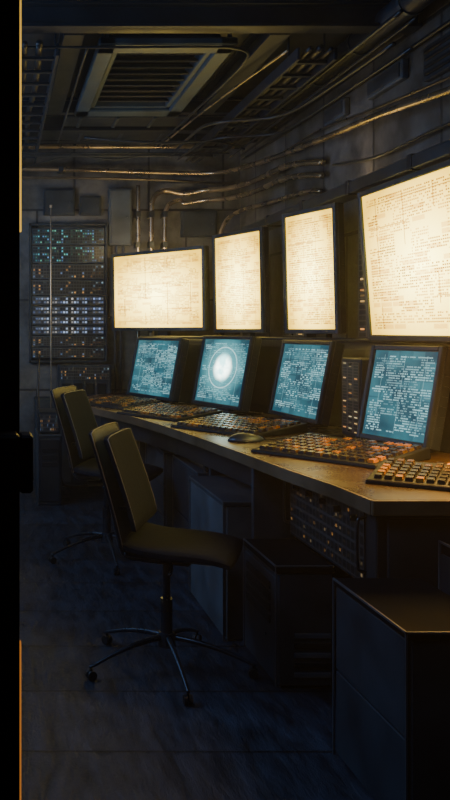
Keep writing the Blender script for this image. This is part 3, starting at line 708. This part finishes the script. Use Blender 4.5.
conduit('thin conduit left of the hatch running lengthwise', [(.43, 4.2, 2.64), (.43, 5.4, 2.64), (.43, 6.3, 2.64)], .006)
conduit('looped thin conduit just left of the hatch near the back wall', [(.05, 6.75, 2.50), (.35, 6.72, 2.58), (.6, 6.7, 2.62), (.9, 6.72, 2.60), (1.2, 6.75, 2.64), (1.5, 6.7, 2.62)], .006)
conduit('thin conduit running beside the right duct, inner', [(1.70, 6.5, 2.60), (1.70, 5.4, 2.60), (1.70, 4.4, 2.60), (1.70, 3.6, 2.60)], .010)
conduit('thin conduit running beside the right duct, outer', [(1.76, 6.5, 2.57), (1.76, 5.4, 2.57), (1.76, 4.4, 2.57), (1.76, 3.6, 2.57)], .007)
conduit('dark conduit stepping sideways right of the hatch', [(1.30, 6.5, 2.58), (1.32, 5.6, 2.58), (1.40, 5.35, 2.56), (1.66, 5.2, 2.55), (1.74, 4.9, 2.54), (1.76, 3.8, 2.53)], .010)
conduit('second dark conduit stepping sideways near the tray', [(1.36, 6.5, 2.55), (1.40, 5.9, 2.55), (1.50, 5.7, 2.54), (1.78, 5.55, 2.53), (1.83, 5.2, 2.52), (1.84, 3.8, 2.51)], .008)
conduit('curved dark conduit bowing down before the back beams', [(.6, 6.05, 2.62), (.9, 5.95, 2.57), (1.2, 5.9, 2.55), (1.5, 5.9, 2.56), (1.75, 6.1, 2.55)], .009)

# ------------------------------------------------------------------ lights
def area(loc, tgt, sx, sy, col, p, name):
    l = bpy.data.lights.new(name, 'AREA'); l.shape = 'RECTANGLE'; l.size = sx; l.size_y = sy; l.color = col; l.energy = p
    o = bpy.data.objects.new(name, l); C.objects.link(o); o.location = loc
    o.rotation_euler = (Vector(tgt)-Vector(loc)).to_track_quat('-Z', 'Y').to_euler()
area((-1.3, 3.4, 2.2), (.9, 3.8, .4), 1.2, 1.2, (.36, .56, 1.0), 30, 'cool_fill')
area((-1.3, 5.2, 1.6), (1.0, 5.6, 2.8), .9, .9, (.28, .54, 1.0), 20, 'ceiling_fill')
area((-.7, 5.4, 1.7), (1.1, 7.05, 1.9), .3, .3, (.85, .82, .76), 7, 'back_wall_fill')  # added light outside the frame to brighten back wall and pipes
area((1.80, 4.6, 2.07), (1.86, 4.6, 2.8), .06, 3.6, (1.0, .68, .28), 4.5, 'trunking_glow')  # added unseen light facing up, warms pipes and ceiling above the trunking
area((1.15, 6.55, 1.90), (1.2, 7.0, 2.35), .7, .06, (1.0, .72, .32), 3, 'screen_top_glow')  # added unseen light imitating spill of the wide screen on the wall
area((.3, 1.5, 2.2), (.9, 3.0, 0), .6, .6, (.36, .56, 1.0), 5, 'doorway_fill')
area((1.68, 2.95, 1.19), (1.48, 2.85, .75), .04, .8, (1.0, .50, .11), 22, 'desk_lamp_strip')  # added unseen warm light over the near desk and keys, no fixture
w = bpy.data.worlds.new('world'); bpy.context.scene.world = w; w.use_nodes = True
w.node_tree.nodes['Background'].inputs[0].default_value = (.04, .06, .12, 1); w.node_tree.nodes['Background'].inputs[1].default_value = .15
vs = w.node_tree.nodes.new('ShaderNodeVolumeScatter'); vs.inputs['Color'].default_value = (1, 1, 1, 1); vs.inputs['Density'].default_value = .007; vs.inputs['Anisotropy'].default_value = .6
w.node_tree.links.new(vs.outputs[0], w.node_tree.nodes['World Output'].inputs['Volume'])

# ------------------------------------------------------------------ camera
cd = bpy.data.cameras.new('camera'); cam = bpy.data.objects.new('camera', cd); C.objects.link(cam)
cam.location = (0, 0, H); cam.rotation_euler = (PI/2, 0, 0)
cd.sensor_width = 36; cd.lens = F/800*36; cd.shift_x = 225/800; cd.shift_y = -70/800
cd.clip_start = .05
bpy.context.scene.camera = cam
